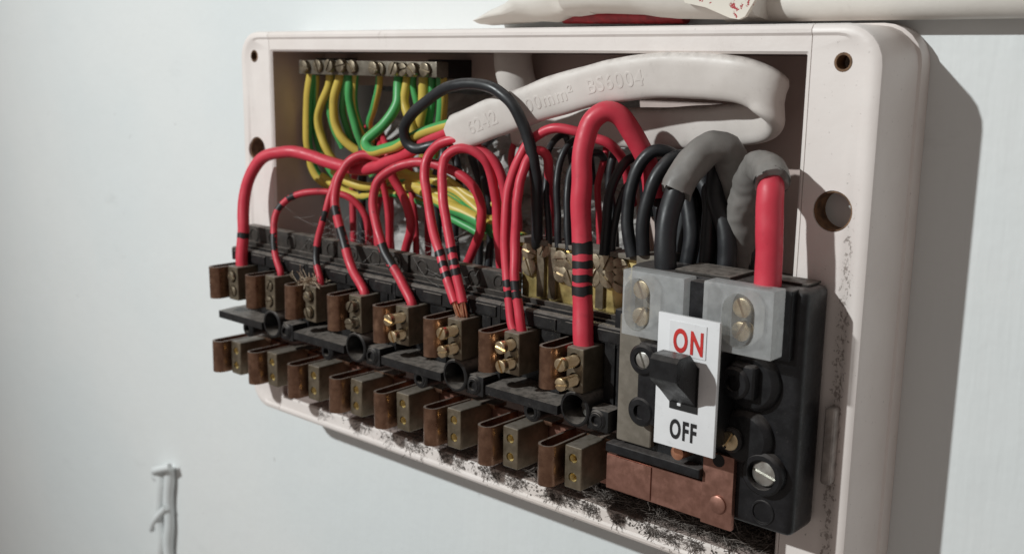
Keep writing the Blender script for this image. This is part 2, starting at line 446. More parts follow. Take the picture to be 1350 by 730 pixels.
def screw(parent, pos, kind, mat, var, name='screw', **kw):
    key = (kind, mat, var)
    if key not in SCREWS:
        bm = slot_screw_bm(ang=0.25+var*0.9, **kw)
        for v in bm.verts: v.co += Vector(pos)
        SCREWS[key] = part(name, bm, M[mat], parent, smooth=30, pos=pos)
        return SCREWS[key]
    return inst(name, SCREWS[key], parent, pos)

def clip_bm(x, z0, z1, y0=-71.3, y1=-50.0, w=6.5, t=0.85):
    """copper strip bent into a long U, round end forward"""
    bm = bmesh.new(); r = w/2; cx = x+r
    out, inn = [], []
    N = 12
    def arc(rad): return [(cx+rad*math.cos(math.pi+math.pi*k/N), y0+r+rad*math.sin(math.pi+math.pi*k/N)) for k in range(N+1)]
    out = [(cx-r, y1)]+arc(r)+[(cx+r, y1)]
    inn = [(cx-r+t, y1)]+arc(r-t)+[(cx+r-t, y1)]
    poly = out+inn[::-1]
    n = len(out)
    vb = [bm.verts.new((p[0], p[1], z0)) for p in poly]; vt = [bm.verts.new((p[0], p[1], z1)) for p in poly]
    m = len(poly)
    for i in range(m):
        j = (i+1) % m; bm.faces.new((vb[i], vb[j], vt[j], vt[i]))
    for i in range(n-1):
        a, b = i, i+1; c, d = m-1-i, m-2-i
        bm.faces.new((vt[a], vt[b], vt[d], vt[c])); bm.faces.new((vb[b], vb[a], vb[c], vb[d]))
    return bm

PROTO = {}
def terminal(parent, x, ztop, upper, way):
    """terminal block with its copper clip; x is the clip's left side"""
    h = 13.4; zb = ztop-h
    bx0, bx1 = x+8.3, x+14.9
    key = 'u' if upper else 'l'
    if key not in PROTO:
        bm = bmesh.new(); bm_box(bm, bx0, bx1, -66.0, -50.2, zb-0.3, ztop+0.4, 0.55, 3)
        blk = part('terminal_block', bm, M['block'], parent, pos=(x, -66, zb))
        for zc in (ztop-3.6, ztop-9.9):
            c = bmesh.new(); bm_cyl(c, ((bx0+bx1)/2, -70, zc), ((bx0+bx1)/2, -61.5, zc), 2.45 if upper else 1.65, n=24); boolean_cut(blk, c)
        c = bmesh.new(); bm_cyl(c, ((bx0+bx1)/2-0.2, -60.6, ztop-9), ((bx0+bx1)/2-0.2, -60.6, ztop+4), 2.6, n=24)
        if upper: boolean_cut(blk, c)
        PROTO[key] = blk
        cl = part('clip', clip_bm(x, zb, ztop), M['clip'], blk, pos=(x, -66, zb)); PROTO[key+'c'] = cl
    else:
        blk = inst('terminal_block', PROTO[key], parent, (x, -66, zb))
        cl = inst('clip', PROTO[key+'c'], blk, (x, -66, zb))
    blk.rotation_euler = (math.radians(random.uniform(-0.8, 0.8)), math.radians(random.uniform(-1.3, 1.3)), math.radians(random.uniform(-1.6, 1.6)))
    xc = (bx0+bx1)/2
    if upper:
        ps = [(1.2, 0.6), (0.6, 0.9), (1.9, 1.6), (2.6, 3.4), (6.8, 4.6), (6.4, 6.2), (5.6, 5.2), (7.2, 6.8)][way]
        for q, zc in enumerate((ztop-3.6, ztop-9.9)):
            mt = 'dullscrew' if way < 4 else 'brass'
            screw(blk, (xc-0.2, -66.0-ps[q], zc), 'term', mt, (way*2+q) % 4, r=2.15, L=11.5, head=1.9, slot=0.75)
    else:
        if 'thr' not in PROTO:
            bm = bmesh.new(); rings = []
            for k in range(11):
                rr = 1.64 if k % 2 else 1.36
                rings.append([Vector((rr*math.cos(2*math.pi*j/18), -65.7+k*0.33, rr*math.sin(2*math.pi*j/18))) for j in range(18)])
            bm_loft(bm, rings, cap0=False, cap1=False)
            for v in bm.verts: v.co += Vector((xc, 0, ztop-3.6))
            PROTO['thr'] = part('threaded_hole', bm, M['gold'], blk, smooth=20, pos=(xc, -65.2, ztop-3.6))
            inst('threaded_hole', PROTO['thr'], blk, (xc, -65.2, ztop-9.9))
        else:
            for zc in (ztop-3.6, ztop-9.9): inst('threaded_hole', PROTO['thr'], blk, (xc, -65.2, zc))
    return blk

UL = ['two way black fuse holder at the far end of the row from the switch',
      'two way black fuse holder with a straw coloured fibre tuft on its first terminal',
      'two way black fuse holder whose second terminal takes two red wires with bare copper',
      'two way black fuse holder beside the main switch, under the brass neutral bar']
BASES = []
for u in range(4):
    X0 = 52*u-1.0
    fb = thing('fuse_holder', (X0+26, -46, -52), UL[u], 'fuse holder', 'fuse holders in a row beside the switch'); BASES.append(fb)
    if u == 0:
        def prism(name, poly, a, b, mat, bev=0.3):
            bm = bmesh.new(); bm_prism(bm, poly, X0+a, X0+b); o = part(name, bm, M[mat], fb, bevel=bev); PARTS.append((name, o)); return o
        PARTS = []
        prism('moulded_body', [(-45.8, -19.6), (-50.6, -19.6), (-50.6, -24), (-49.9, -46.9), (-57, -46.9), (-57, -52), (-45.8, -52)], 0.15, 51.85, 'black')
        prism('ridge', [(-50.8, -26), (-50.8, -18.0), (-52.4, -18.0), (-52.4, -26)], 0.15, 51.85, 'brown')
        prism('ridge', [(-53.2, -26), (-53.2, -19.4), (-54.6, -19.4), (-54.6, -26)], 0.15, 51.85, 'black')
        prism('ridge', [(-55.4, -25.6), (-55.4, -20.2), (-57.0, -20.4), (-57.6, -21.0), (-57.6, -25.6)], 0.15, 51.85, 'black')
        for a_ in (1.5, 15.0, 28.0, 41.0): prism('raised_panel', [(-57.5, -25.2), (-57.5, -21.6), (-58.1, -21.8), (-58.1, -25.2)], a_, a_+9.2, 'black', 0.2)
        prism('inner_shelf', [(-50.2, -25.8), (-50.2, -24.2), (-57.5, -24.2), (-57.5, -25.8)], 0.3, 51.7, 'black')
        prism('divider', [(-50.2, -46.8), (-50.2, -24.9), (-56.5, -24.9), (-56.5, -46.8)], 17.2, 25.0, 'black')
        prism('divider', [(-50.2, -46.8), (-50.2, -24.9), (-57.5, -24.9), (-57.5, -46.8)], 43.6, 47.4, 'black')
        prism('divider', [(-50.2, -46.8), (-50.2, -24.9), (-57.5, -24.9), (-57.5, -46.8)], 48.2, 51.8, 'black')
        prism('rail', [(-57.1, -49.9), (-57.1, -46.5), (-66.0, -46.9), (-66.0, -49.9)], 1.2, 32.0, 'black', 0.4)
        bm = bmesh.new(); bm_tubering(bm, (X0+38.7, -66, -46.4), (X0+38.7, -52, -46.4), 5.7, 4.7, 32, 0.4); PARTS.append(('socket', part('socket', bm, M['black'], fb)))
        bm = bmesh.new(); bm_box(bm, X0+44.2, X0+50.6, -63.2, -56.9, -51.8, -48.2, 0.5); PARTS.append(('socket_bridge', part('socket_bridge', bm, M['black'], fb)))
        for lx, lz, rr in ((20.6, -51.6, 3.5), (46.6, -48.4, 3.3)):
            bm = bmesh.new()
            bm_tubering(bm, (X0+lx, -65.2, lz), (X0+lx, -56, lz), rr, 1.7, 28, 0.5)
            bm_tubering(bm, (X0+lx, -65.5, lz), (X0+lx, -64.5, lz), 2.5, 1.6, 24, 0.2)
            bm_cyl(bm, (X0+lx, -61, lz), (X0+lx, -57, lz), 1.8, n=18)
            PARTS.append(('screw_lug', part('screw_lug', bm, M['black'], fb)))
        bm = bmesh.new(); bm_box(bm, X0+42.6, X0+50.8, -64.6, -57.5, -52.0, -44.9, 0.7); lug = part('lug_block', bm, M['black'], fb); PARTS.append(('lug_block', lug))
    else:
        for nm, src in PARTS:
            inst(nm, src, fb, ORI[src]+Vector((52*u, 0, 0)))
    # steel screw down in the socket
    screw(fb, (X0+39.6, -59.6, -47.4), 'sock', 'steel', u, name='socket_screw', r=3.3, L=6, head=2.2, slot=0.9)
    if u < 3:   # raised carrier strip with round moulding marks
        bm = bmesh.new(); bm_box(bm, X0+0.6, X0+51.2, -50.6, -45.8, -19.7, -11.5, 0.4); cs = part('carrier_strip', bm, M['brown'], fb)
        for k, lx in enumerate((7, 20, 33, 45)):
            bm = bmesh.new(); bm_tubering(bm, (X0+lx, -51.0, -15.3), (X0+lx, -50.3, -15.3), 3.0, 2.3 if k % 2 else 2.6, 22, 0.15)
            if k % 2: bm_cyl(bm, (X0+lx, -50.9, -15.3), (X0+lx, -50.3, -15.3), 1.2, n=14)
            part('moulding_mark', bm, M['brown'], cs)
    for w in (0, 1):
        way = 2*u+w
        terminal(fb, 26.0*way, -27.0, True, way)
        terminal(fb, 26.0*way, -59.1, False, way)

# ------------------------------------------------------------------ copper busbar under the row
bus = thing('copper_busbar', (120, -48, -75), 'flat copper busbar running under the fuse holders to the switch', 'busbar')
bm = bmesh.new(); bm_box(bm, 4, 240, -50.0, -47.6, -75.5, -60.2, 0.3); part('bar', bm, M['copper'], bus)
for k in range(8):
    bm = bmesh.new(); bm_box(bm, 26*k+7.0, 26*k+18.5, -53.0, -46.5, -60.1, -58.6, 0.3); part('tab', bm, M['clip'], bus)
bm = bmesh.new(); bm_box(bm, 200.5, 217.0, -51.6, -50.1, -75.0, -61.5, 0.3); part('lap_joint', bm, M['copper'], bus)

# ------------------------------------------------------------------ neutral bar
nb = thing('neutral_bar', (185, -42, -21), 'brass neutral bar with crowded slotted screws above the fuse holders', 'terminal bar')
bm = bmesh.new(); bm_box(bm, 153.5, 211.5, -45.0, -38.5, -22.0, -1.0, 0.4); part('bar', bm, M['gold'], nb)
for x0, x1, y0, y1, z0, z1 in ((153.0, 166, -47.2, -37.6, -0.9, 0.9), (168, 190, -47.0, -37.8, -0.9, 0.6), (192, 203, -47.5, -37.8, -0.9, 0.7), (203.6, 212.0, -49.5, -37.8, -2.6, 1.8)):
    bm = bmesh.new(); bm_box(bm, x0, x1, y0, y1, z0, z1, 0.35); part('top_cap', bm, M['tan'], nb)
k = 0
for px, py in ((696, 331), (696, 352), (716, 328), (738, 342), (751, 346), (738, 361), (751, 366), (800, 347), (816, 352), (800, 368), (816, 374), (781, 345), (781, 366)):
    p = at(px, py, -46.6); screw(nb, p, 'neu', 'oldbrass', k % 5, r=3.1, L=4.5, head=1.8, slot=0.8); k += 1
for px0 in (712, 727, 790):
    p = at(px0, 380, -46.2); bm = bmesh.new(); bm_box(bm, p.x-1.6, p.x+1.6, -46.3, -45.05, -18.8, -1.2, 0.3); part('clamp_strip', bm, M['block'], nb)

# ------------------------------------------------------------------ earth bar
XF = True
eb = thing('earth_bar', (48, -22, 53), 'grey metal earth bar with slotted screws under the top rail', 'terminal bar')
bm = bmesh.new(); bm_box(bm, 6.5, 91.5, -25.0, -18.5, 52.6, 58.6, 0.4); part('bar', bm, M['earthbar'], eb)
for k, (px, py, f) in enumerate(((399, 88, 2.2), (417, 87, 1.6), (432, 87, 3.0), (447, 87, 2.6), (462, 88, 1.8), (490, 90, 3.2), (499, 91, 1.4), (517, 91, 2.8), (529, 92, 1.6), (541, 92, 3.0), (558, 92, 1.8))):
    p = at(px, py, -25.0-f); screw(eb, p, 'ear', 'dullscrew', k % 5, r=2.7, L=6.5, head=2.4, slot=0.8)
for x in (14, 84):
    bm = bmesh.new(); bm_box(bm, x-4, x+4, -18.6, -1.7, 52.0, 59.5, 0.4); part('support', bm, M['black'], eb)

XF = False
# ------------------------------------------------------------------ main switch
sw = thing('main_switch', (236, -45, -70), 'black double pole main switch with white ON OFF label plate', 'switch')
def swp(name, args, mat='swblack', bev=0.6, parent=None, seg=3):
    bm = bmesh.new(); bm_box(bm, *args, bev, seg); return part(name, bm, M[mat], parent or sw)
body = swp('body', (208.5, 265.3, -60.0, -46.0, -68.8, 0.9), bev=2.6, seg=4)
swp('base', (214.5, 245.0, -46.1, -17.2, -60, -4), bev=0.5)
swp('side_plate', (207.4, 220.0, -62.5, -59.9, -53.6, -14.0), 'tan', 0.8)
swp('end_bead', (201.6, 207.2, -57.0, -50.5, -27.2, -14.6), 'swblack', 0.5)
# top deck pieces between and behind the covers
swp('top_deck', (211.0, 262.4, -62.4, -56.9, -18.5, 0.9), 'swblack', 0.5)
swp('deck_tile', (225.6, 243.5, -62.0, -48.0, 0.95, 1.9), 'brown', 0.3)
swp('deck_tile', (246.5, 263.0, -54.5, -47.0, 0.95, 1.7), 'brown', 0.3)
swp('barrier', (233.9, 239.2, -67.0, -62.0, -19.0, 0.4), 'swblack', 0.3)
# milky covers with big brass clamp screws behind them
def oval(cx, r, zt, zb, y, k=1.0):
    return [Vector((cx+r*k*math.cos(a), y, zt+r*k*math.sin(a))) for a in [math.pi*i/12 for i in range(13)]] + \
           [Vector((cx+r*k*math.cos(a), y, zb+r*k*math.sin(a))) for a in [math.pi+math.pi*i/12 for i in range(13)]]
def cover(x0, x1, z0, z1, ox0, ox1, wallr):
    bm = bmesh.new(); bm_box(bm, x0, x1, -69.0, -62.5, z0, z1, 0.5, 2)
    c = part('cover', bm, M['milky'], sw)
    r = (ox1-ox0)/2; cx = (ox0+ox1)/2; zt, zb = z1-2.0-r, z0+1.8+r
    k = bmesh.new(); bm_loft(k, [oval(cx, r, zt, zb, -74), oval(cx, r, zt, zb, -58)]); boolean_cut(c, k)
    # clear oval pane over the well of the screws
    bm = bmesh.new(); bm_loft(bm, [oval(cx, r, zt, zb, -68.6), oval(cx, r, zt, zb, -69.3), oval(cx, r, zt, zb, -69.7, 0.9)], cap0=False)
    part('oval_window', bm, M['clear'], c)
    for zc, v in ((zt+0.7, 1), (zb-0.7, 2)):
        screw(sw, (cx, -67.4, zc), 'clamp', 'brass', v, name='clamp_screw', r=2.75, L=7.5, head=2.4, slot=0.9)
    bm = bmesh.new(); bm_loft(bm, [oval(cx, r, zt, zb, -63.5), oval(cx, r, zt, zb, -62.3)]); part('clamp_plate', bm, M['tan'], sw)
    return c
cover(212.6, 233.3, -18.2, 1.0, 213.4, 222.2, 0)
cover(239.4, 260.6, -17.2, 1.5, 245.4, 255.2, 0)
# label plate with toggle
swp('label_plate', (227.7, 247.2, -72.6, -71.4, -46.6, -8.5), 'plate', 0.15)
swp('plate_carrier', (229.5, 246.0, -71.3, -57.0, -45.0, -17.5), 'swblack', 0.4)
bm = bmesh.new(); bm_box(bm, 231.6, 243.4, -72.85, -72.65, -19.5, -10.2, 0.05, 1); part('label_sticker', bm, M['plate'], sw)
bm = bmesh.new(); bm_box(bm, 232.6, 241.6, -72.95, -72.62, -35.2, -22.0, 0.05, 1); part('toggle_slot', bm, M['dark'], sw)
bm = bmesh.new(); bm_prism(bm, [(-72.7, -22.0), (-77.0, -17.6), (-82.2, -17.6), (-83.4, -18.8), (-83.4, -24.0), (-82.6, -25.0), (-78, -28.6), (-72.7, -33.5)], 232.6, 241.2)
part('toggle', bm, M['lever'], sw, bevel=0.7)
bm = bmesh.new(); bm_box(bm, 235.2, 236.4, -73.1, -72.6, -34.0, -30.2, 0.1, 1); part('slot_edge', bm, M['plate'], sw)
def lettering(txt, size, cx, zc, y, mat, parent, name, sx=1.0, bold=0.02):
    cu = bpy.data.curves.new('t', 'FONT'); cu.body = txt; cu.size = size; cu.align_x = 'CENTER'; cu.align_y = 'CENTER'; cu.offset = bold*size; cu.extrude = 0.06; cu.space_character = 1.2
    to = bpy.data.objects.new('t', cu); COL.objects.link(to)
    bpy.context.view_layer.update()
    me = bpy.data.meshes.new_from_object(to.evaluated_get(bpy.context.evaluated_depsgraph_get()))
    bpy.data.objects.remove(to)
    bm = bmesh.new(); bm.from_mesh(me); bpy.data.meshes.remove(me)
    xs = [v.co.x for v in bm.verts]; ys = [v.co.y for v in bm.verts]
    mx, my = (min(xs)+max(xs))/2, (min(ys)+max(ys))/2
    for v in bm.verts: v.co = Vector((cx+(v.co.x-mx)*sx, y-v.co.z, zc+(v.co.y-my)))
    return part(name, bm, M[mat], parent, smooth=0)
lettering('ON', 9.0, 237.8, -15.4, -72.95, 'redink', sw, 'lettering', 0.64, 0.028)
lettering('OFF', 7.6, 237.3, -41.0, -72.72, 'blkink', sw, 'lettering', 0.58, 0.03)
# bosses on the front
def boss(px, py, y0, r, ri, depth, scr=None):
    p = at(px, py, y0)
    bm = bmesh.new(); bm_tubering(bm, (p.x, y0, p.z), (p.x, -59.9, p.z), r, ri, 32, 0.7)
    if ri > 0.5: bm_cyl(bm, (p.x, y0+depth, p.z), (p.x, -59.8, p.z), ri+0.05, n=24)
    part('boss', bm, M['swblack'], sw)
    if scr: screw(sw, (p.x, y0+scr[3], p.z), 'sw'+str(px), scr[0], scr[1], name='fixing_screw', r=scr[2], L=4, head=1.8, slot=0.75)
    return p
boss(846, 475, -67.0, 4.7, 2.6, 4, ('steel', 1, 2.5, 0.3))
boss(843, 543, -66.5, 4.5, 2.2, 3.0)
boss(966, 505, -66.5, 4.6, 2.3, 3.2)
boss(961, 581, -64.6, 3.6, 2.4, 2, ('brass', 2, 2.8, -0.3))
boss(1003, 626, -63.0, 6.2, 4.3, 3.4, ('steel', 0, 3.7, 1.4))
swp('front_bridge', (216.6, 231.5, -66.0, -57.0, -45.0, -20.4), 'swblack', 1.4)
swp('front_bridge', (246.5, 254.4, -65.6, -57.0, -30.6, -20.8), 'swblack', 1.4)
for cx_, cz_, rr_ in ((251.4, -26.5, 8.4), (250.6, -42.6, 8.0)):
    bm = bmesh.new(); bm_cyl(bm, (cx_, -62.8, cz_), (cx_, -59.9, cz_), rr_, n=40, prof=[(0, rr_-1.6), (0.25, rr_-0.6), (0.6, rr_), (1, rr_+0.2)]); part('front_lobe', bm, M['swblack'], sw)
p = at(1005, 675, -60.2); bm = bmesh.new(); bm_tubering(bm, (p.x, -60.4, p.z), (p.x, -59.8, p.z), 3.6, 3.0, 26, 0.2); part('moulding_ring', bm, M['swblack'], sw)
# lower ledge, copper strap and its rivet
swp('ledge', (204.6, 238.0, -64.0, -56.8, -57.7, -54.8), 'swblack', 0.5)
bm = bmesh.new(); bm_box(bm, 237.9, 247.9, -62.0, -60.1, -71.3, -49.3, 0.25); st = part('copper_strap', bm, M['copper'], sw)
bm = bmesh.new(); bm_box(bm, 203.2, 219.6, -61.1, -60.4, -70.6, -59.9, 0.2); part('lap_plate', bm, M['copper'], st)
bm = bmesh.new(); bm_prism(bm, [(-60.6, -71.0), (-60.6, -59.6), (-58.8, -59.6), (-58.8, -71.0)], 203, 237.9); part('strap_arm', bm, M['copper'], st, bevel=0.2)
p = at(945, 665, -62.6); bm = bmesh.new(); bm_cyl(bm, (p.x, -62.8, p.z), (p.x, -61.9, p.z), 2.7, n=24, prof=[(0, 2.2), (0.3, 2.6), (1, 2.7)]); part('rivet', bm, M['copper'], st)
p = at(947, 607, -62.2); bm = bmesh.new(); bm_cyl(bm, (p.x, -62.15, p.z), (p.x, -61.95, p.z), 1.9, n=20); part('strap_hole', bm, M['dark'], st)
p = at(892, 597, -66.0); bm = bmesh.new(); bm_cyl(bm, (p.x, -66.4, p.z), (p.x, -59.5, p.z), 2.4, n=18, prof=[(0, 1.2), (0.08, 2.1), (1, 2.4)]); part('copper_stud', bm, M['cuwire'], sw)

# ------------------------------------------------------------------ wires
def spline(P, step=0.8):
    """centripetal-like Catmull-Rom through 3D points, evenly sampled"""
    P = [Vector(p) for p in P]
    Q = [P[0]*2-P[1]]+P+[P[-1]*2-P[-2]]
    out = []
    for i in range(1, len(Q)-2):
        p0, p1, p2, p3 = Q[i-1:i+3]
        n = max(2, int((p2-p1).length/step))
        t0 = 0; t1 = t0+max(1e-3, (p1-p0).length)**0.5; t2 = t1+max(1e-3, (p2-p1).length)**0.5; t3 = t2+max(1e-3, (p3-p2).length)**0.5
        for k in range(n):
            t = t1+(t2-t1)*k/n
            a1 = p0*((t1-t)/(t1-t0))+p1*((t-t0)/(t1-t0)); a2 = p1*((t2-t)/(t2-t1))+p2*((t-t1)/(t2-t1)); a3 = p2*((t3-t)/(t3-t2))+p3*((t-t2)/(t3-t2))
            b1 = a1*((t2-t)/(t2-t0))+a2*((t-t0)/(t2-t0)); b2 = a2*((t3-t)/(t3-t1))+a3*((t-t1)/(t3-t1))
            out.append(b1*((t2-t)/(t2-t1))+b2*((t-t1)/(t2-t1)))
    out.append(P[-1])
    for _ in range(2):
        out = [out[0]]+[(out[i-1]+out[i]*2+out[i+1])/4 for i in range(1, len(out)-1)]+[out[-1]]
    return out
def tube_bm(path, r, n=16, twist=0.0, wob=0.0, rfun=None, u0=0.0, ragged=0.0):
    bm = bmesh.new(); uvl = bm.loops.layers.uv.new('UVMap')
    T = []
    for i in range(len(path)):
        T.append((path[min(i+1, len(path)-1)]-path[max(i-1, 0)]).normalized())
    s, _ = frame_for(T[0]); rows = []; L = 0; Ls = []
    for i, p in enumerate(path):
        if i:
            L += (p-path[i-1]).length
            s = (s-T[i]*s.dot(T[i])).normalized()
        Ls.append(L)
        t = T[i].cross(s)
        rr = r*(1+wob*math.sin(L*0.31+path[0].x)) if not rfun else rfun(i/(len(path)-1))
        rows.append([bm.verts.new(p+(s*math.cos(2*math.pi*j/n)+t*math.sin(2*math.pi*j/n))*rr) for j in range(n)])
    if ragged:
        for row, sg in ((rows[0], 1), (rows[-1], -1)):
            tt = T[0] if sg > 0 else T[-1]; ph = random.uniform(0, 6)
            for j, v in enumerate(row): v.co += tt*sg*ragged*(0.5+0.5*math.sin(j*1.1+ph)+random.uniform(-0.5, 0.5))
    for i in range(len(rows)-1):
        for j in range(n):
            k = (j+1) % n
            f = bm.faces.new((rows[i][j], rows[i][k], rows[i+1][k], rows[i+1][j])); f.smooth = True
            for lp, (ju, iv) in zip(f.loops, ((j, i), (j+1, i), (j+1, i+1), (j, i+1))):
                lp[uvl].uv = (ju/n+u0+twist*Ls[iv], Ls[iv]*0.01)
    bm.faces.new(rows[0][::-1]); bm.faces.new(rows[-1])
    return bm
def wire(name, pts, wpx, mat, label, cat='wire', group=None, bands=(), bare=None, wref=None, twist=0.0, first=None, u0=0.0, crumple=0.0):
    """pts: (px, py, y) picture points with their depth; wpx: width in picture pixels at wref (default the second point)"""
    P = [at(p[0], p[1], inner_depth(p[2])) for p in pts]
    if first or bare: P = [at(p[0], p[1], d_-0.7*max(0, min(1, (-d_-44)/12))) for p, d_ in ((q_, inner_depth(q_[2])) for q_ in pts)]
    if first: P = [Vector(f) for f in first]+P
    r = wpx/2*mm_per_px(P[min(1, len(P)-1)] if wref is None else P[wref])
    path = spline(P)
    nP = len(path)
    for i in range(nP):
        e = min(1, i/12, (nP-1-i)/8); q = path[i]
        path[i] = q+mn.noise_vector(q*0.055+Vector((wpx, 3, 1)))*0.75*e+mn.noise_vector(q*0.17)*0.16*e
    base = path[0]
    w = thing(name, base, label, cat, group)
    tb = tube_bm(path, r, 28 if crumple else 18 if wpx > 12 else 14, twist, 0.015, u0=u0, ragged=crumple*1.6)
    if crumple:
        for v in tb.verts: v.co += mn.noise_vector(v.co*0.16)*crumple*0.55+mn.noise_vector(v.co*0.5)*crumple*0.25
    part('sheath' if crumple else 'insulation', tb, M[mat], w, smooth=60)
    for bp in bands:
        px, py, ln = bp[:3]
        i = min(range(len(path)), key=lambda q: (pix(path[q])[0]-px)**2+(pix(path[q])[1]-py)**2)
        a = i
        L = 0; sub = [path[i]]
        while L < ln and a+1 < len(path):
            a += 1; L += (path[a]-path[a-1]).length; sub.append(path[a])
        if len(sub) > 2:
            bb = tube_bm(sub, r*1.012+0.03, 18, 0, 0, ragged=0.35)
            if len(bp) > 3:     # a smear on one side only
                cc_ = sum(sub, Vector())/len(sub); dv = (CAM-cc_).normalized()+Vector((-0.5, 0, 0))*bp[3]
                dead = [f for f in bb.faces if len(f.verts) > 4 or f.normal.dot(dv) < 0.25+0.5*mn.noise(f.calc_center_median()*0.9)]
                bb.normal_update(); dead = [f for f in bb.faces if len(f.verts) > 4 or (f.calc_center_median()-min(sub, key=lambda q: (q-f.calc_center_median()).length)).normalized().dot(dv) < 0.2+0.6*mn.noise(f.calc_center_median()*0.9)]
                bmesh.ops.delete(bb, geom=dead, context='FACES')
            if len(bb.faces): part('marker_band', bb, M['band'], w, smooth=60)
            else: bb.free()
    if bare:
        c = Vector(bare); d = (path[0]-path[2]).normalized()
        for q in range(5):
            a = q*2*math.pi/5; off = Vector((math.cos(a), math.sin(a)*0.8, 0))*r*0.5
            sp = [path[1]+off*0.9, (path[0]+c)/2+off*1.15, c+off*0.8]
            part('copper_strand', tube_bm(spline(sp, 0.5), r*0.24, 8), M['cuwire'], w)
    return w, path, r

TY = -60.7
def term(k, dx=0.0, z=-29.5): return (26*k+11.5+dx, TY, z)
RG = 'red live wires from the fuse terminals'
wire('red_wire', [(319, 348, -60), (320, 300, -58), (326, 245, -54), (342, 212, -50), (372, 200, -46), (405, 203, -42), (440, 215, -39), (478, 224, -37), (515, 213, -38), (555, 190, -40), (602, 166, -41), (640, 150, -41)],
     15.5, 'red', 'red wire arching from the terminal farthest from the switch to the flat white cable', group=RG, bands=((319, 314, 2.4),), first=[term(0)])
wire('red_wire', [(370, 360, -60), (364, 338, -58.5), (361, 310, -57), (364, 282, -54), (378, 263, -50), (402, 254, -46), (432, 254, -40), (462, 262, -34), (480, 282, -30), (486, 312, -29), (486, 345, -29)],
     9.0, 'redd', 'thin grubby red wire making the lowest loop, entering the second terminal', group=RG, bands=((363, 330, 7, 1), (366, 276, 3, 1), (380, 261, 3.5, 0.2)), first=[term(1)])
wire('red_wire', [(423, 371, -60), (418, 340, -58), (421, 307, -56), (429, 278, -54), (438, 250, -50), (448, 228, -46), (470, 214, -40), (494, 218, -34), (507, 250, -30), (512, 300, -29), (513, 345, -29)],
     9.0, 'redd', 'thin red wire rising out of the pale fibre tuft on its terminal', group=RG, bands=((420, 350, 8, -0.6), (426, 290, 3.5, 0.5)), first=[term(2)])
wire('red_wire', [(481, 387, -60), (465, 352, -58), (450, 310, -56), (442, 260, -52), (449, 230, -48), (465, 210, -44), (484, 203, -40), (507, 213, -36), (521, 238, -33), (534, 265, -31), (540, 297, -30), (534, 324, -29), (527, 360, -29)],
     12.5, 'redd', 'red wire making a tight loop from the fourth terminal, smeared with black along its shank', group=RG, bands=((455, 330, 9, 1), (446, 285, 4, 1)), first=[term(3)])
wire('red_wire', [(543, 400, -60), (525, 365, -58), (507, 331, -56), (494, 293, -53), (492, 264, -50), (501, 238, -47), (519, 222, -44), (546, 214, -40), (575, 217, -37), (600, 227, -34), (622, 246, -32), (634, 274, -30), (634, 304, -29), (619, 338, -28), (604, 370, -28)],
     13.0, 'redd', 'red wire with one long black patch entering the fifth terminal', group=RG, bands=((519, 354, 11, -0.8),), first=[term(4)])
wire('red_wire', [(600, 399, -61), (585, 355, -59), (573, 310, -56), (564, 262, -53), (561, 230, -50), (566, 205, -47), (582, 189, -45), (605, 185, -42), (629, 195, -39), (650, 212, -36), (662, 235, -33), (668, 275, -31), (672, 320, -30), (674, 370, -30)],
     13.0, 'red', 'outer one of two red wires looping together into the sixth terminal', group=RG, bands=((581, 340, 2.2), (585, 354, 2.2), (590, 368, 2.2)), bare=term(5, -1.2))
wire('red_wire', [(610, 399, -61), (599, 346, -59), (590, 295, -56), (583, 250, -53), (583, 222, -50), (588, 208, -47), (602, 198, -45), (620, 198, -42), (638, 211, -39), (648, 234, -35), (653, 265, -32), (657, 310, -31), (660, 350, -30), (661, 390, -30)],
     13.0, 'red', 'inner one of two red wires looping together into the sixth terminal', group=RG, bands=((597, 334, 2.4), (600, 350, 2.4), (603, 363, 2.4)), bare=term(5, 0.6))
wire('red_wire', [(677, 434, -60), (671, 388, -58), (666, 310, -54), (669, 265, -51), (677, 232, -48), (687, 206, -46), (696, 189, -44), (711, 175, -42), (731, 168, -40), (755, 172, -37), (780, 182, -33), (801, 189, -30), (816, 205, -24), (828, 235, -16), (834, 270, -8)],
     13.0, 'red', 'taller one of the red pair entering the seventh terminal, arching behind the thick red wire', group=RG, bands=((672, 392, 2.2), (671, 380, 2.2)), first=[term(6, -0.8)])
wire('red_wire', [(688, 436, -61), (681, 386, -60), (680, 310, -56), (684, 259, -53), (690, 228, -50), (697, 208, -47), (708, 197, -44), (719, 202, -40), (724, 226, -36), (725, 262, -32), (725, 300, -30), (726, 350, -30)],
     13.0, 'red', 'shorter one of the red pair entering the seventh terminal, bent in a tight hook', group=RG, bands=((683, 395, 2.2), (682, 382, 2.6)), first=[term(6, 0.9)])
wire('red_wire', [(769, 449, -60), (769, 400, -58), (767, 330, -56), (766, 250, -54), (770, 192, -51), (783, 157, -48), (801, 146, -45), (817, 151, -42), (832, 172, -38), (846, 198, -34), (856, 225, -31), (862, 262, -30)],
     27.5, 'red', 'thickest red wire with four black bands entering the terminal beside the switch', group=RG,
     bands=((768, 391, 2.4), (767.5, 374, 2.4), (767, 355, 2.4), (766.8, 338, 3.6)), first=[term(7)])
# red tail at the switch
wire('red_wire', [(1012, 376, -60.2), (1013, 340, -60.2), (1015, 290, -60), (1017, 248, -59), (1016, 232, -55.5), (1010, 224, -50), (1001, 224, -44), (990, 240, -38)],
     36, 'red', 'stout red tail coming out of a grey sheath into the main switch', group='supply tails into the main switch')
bm = None

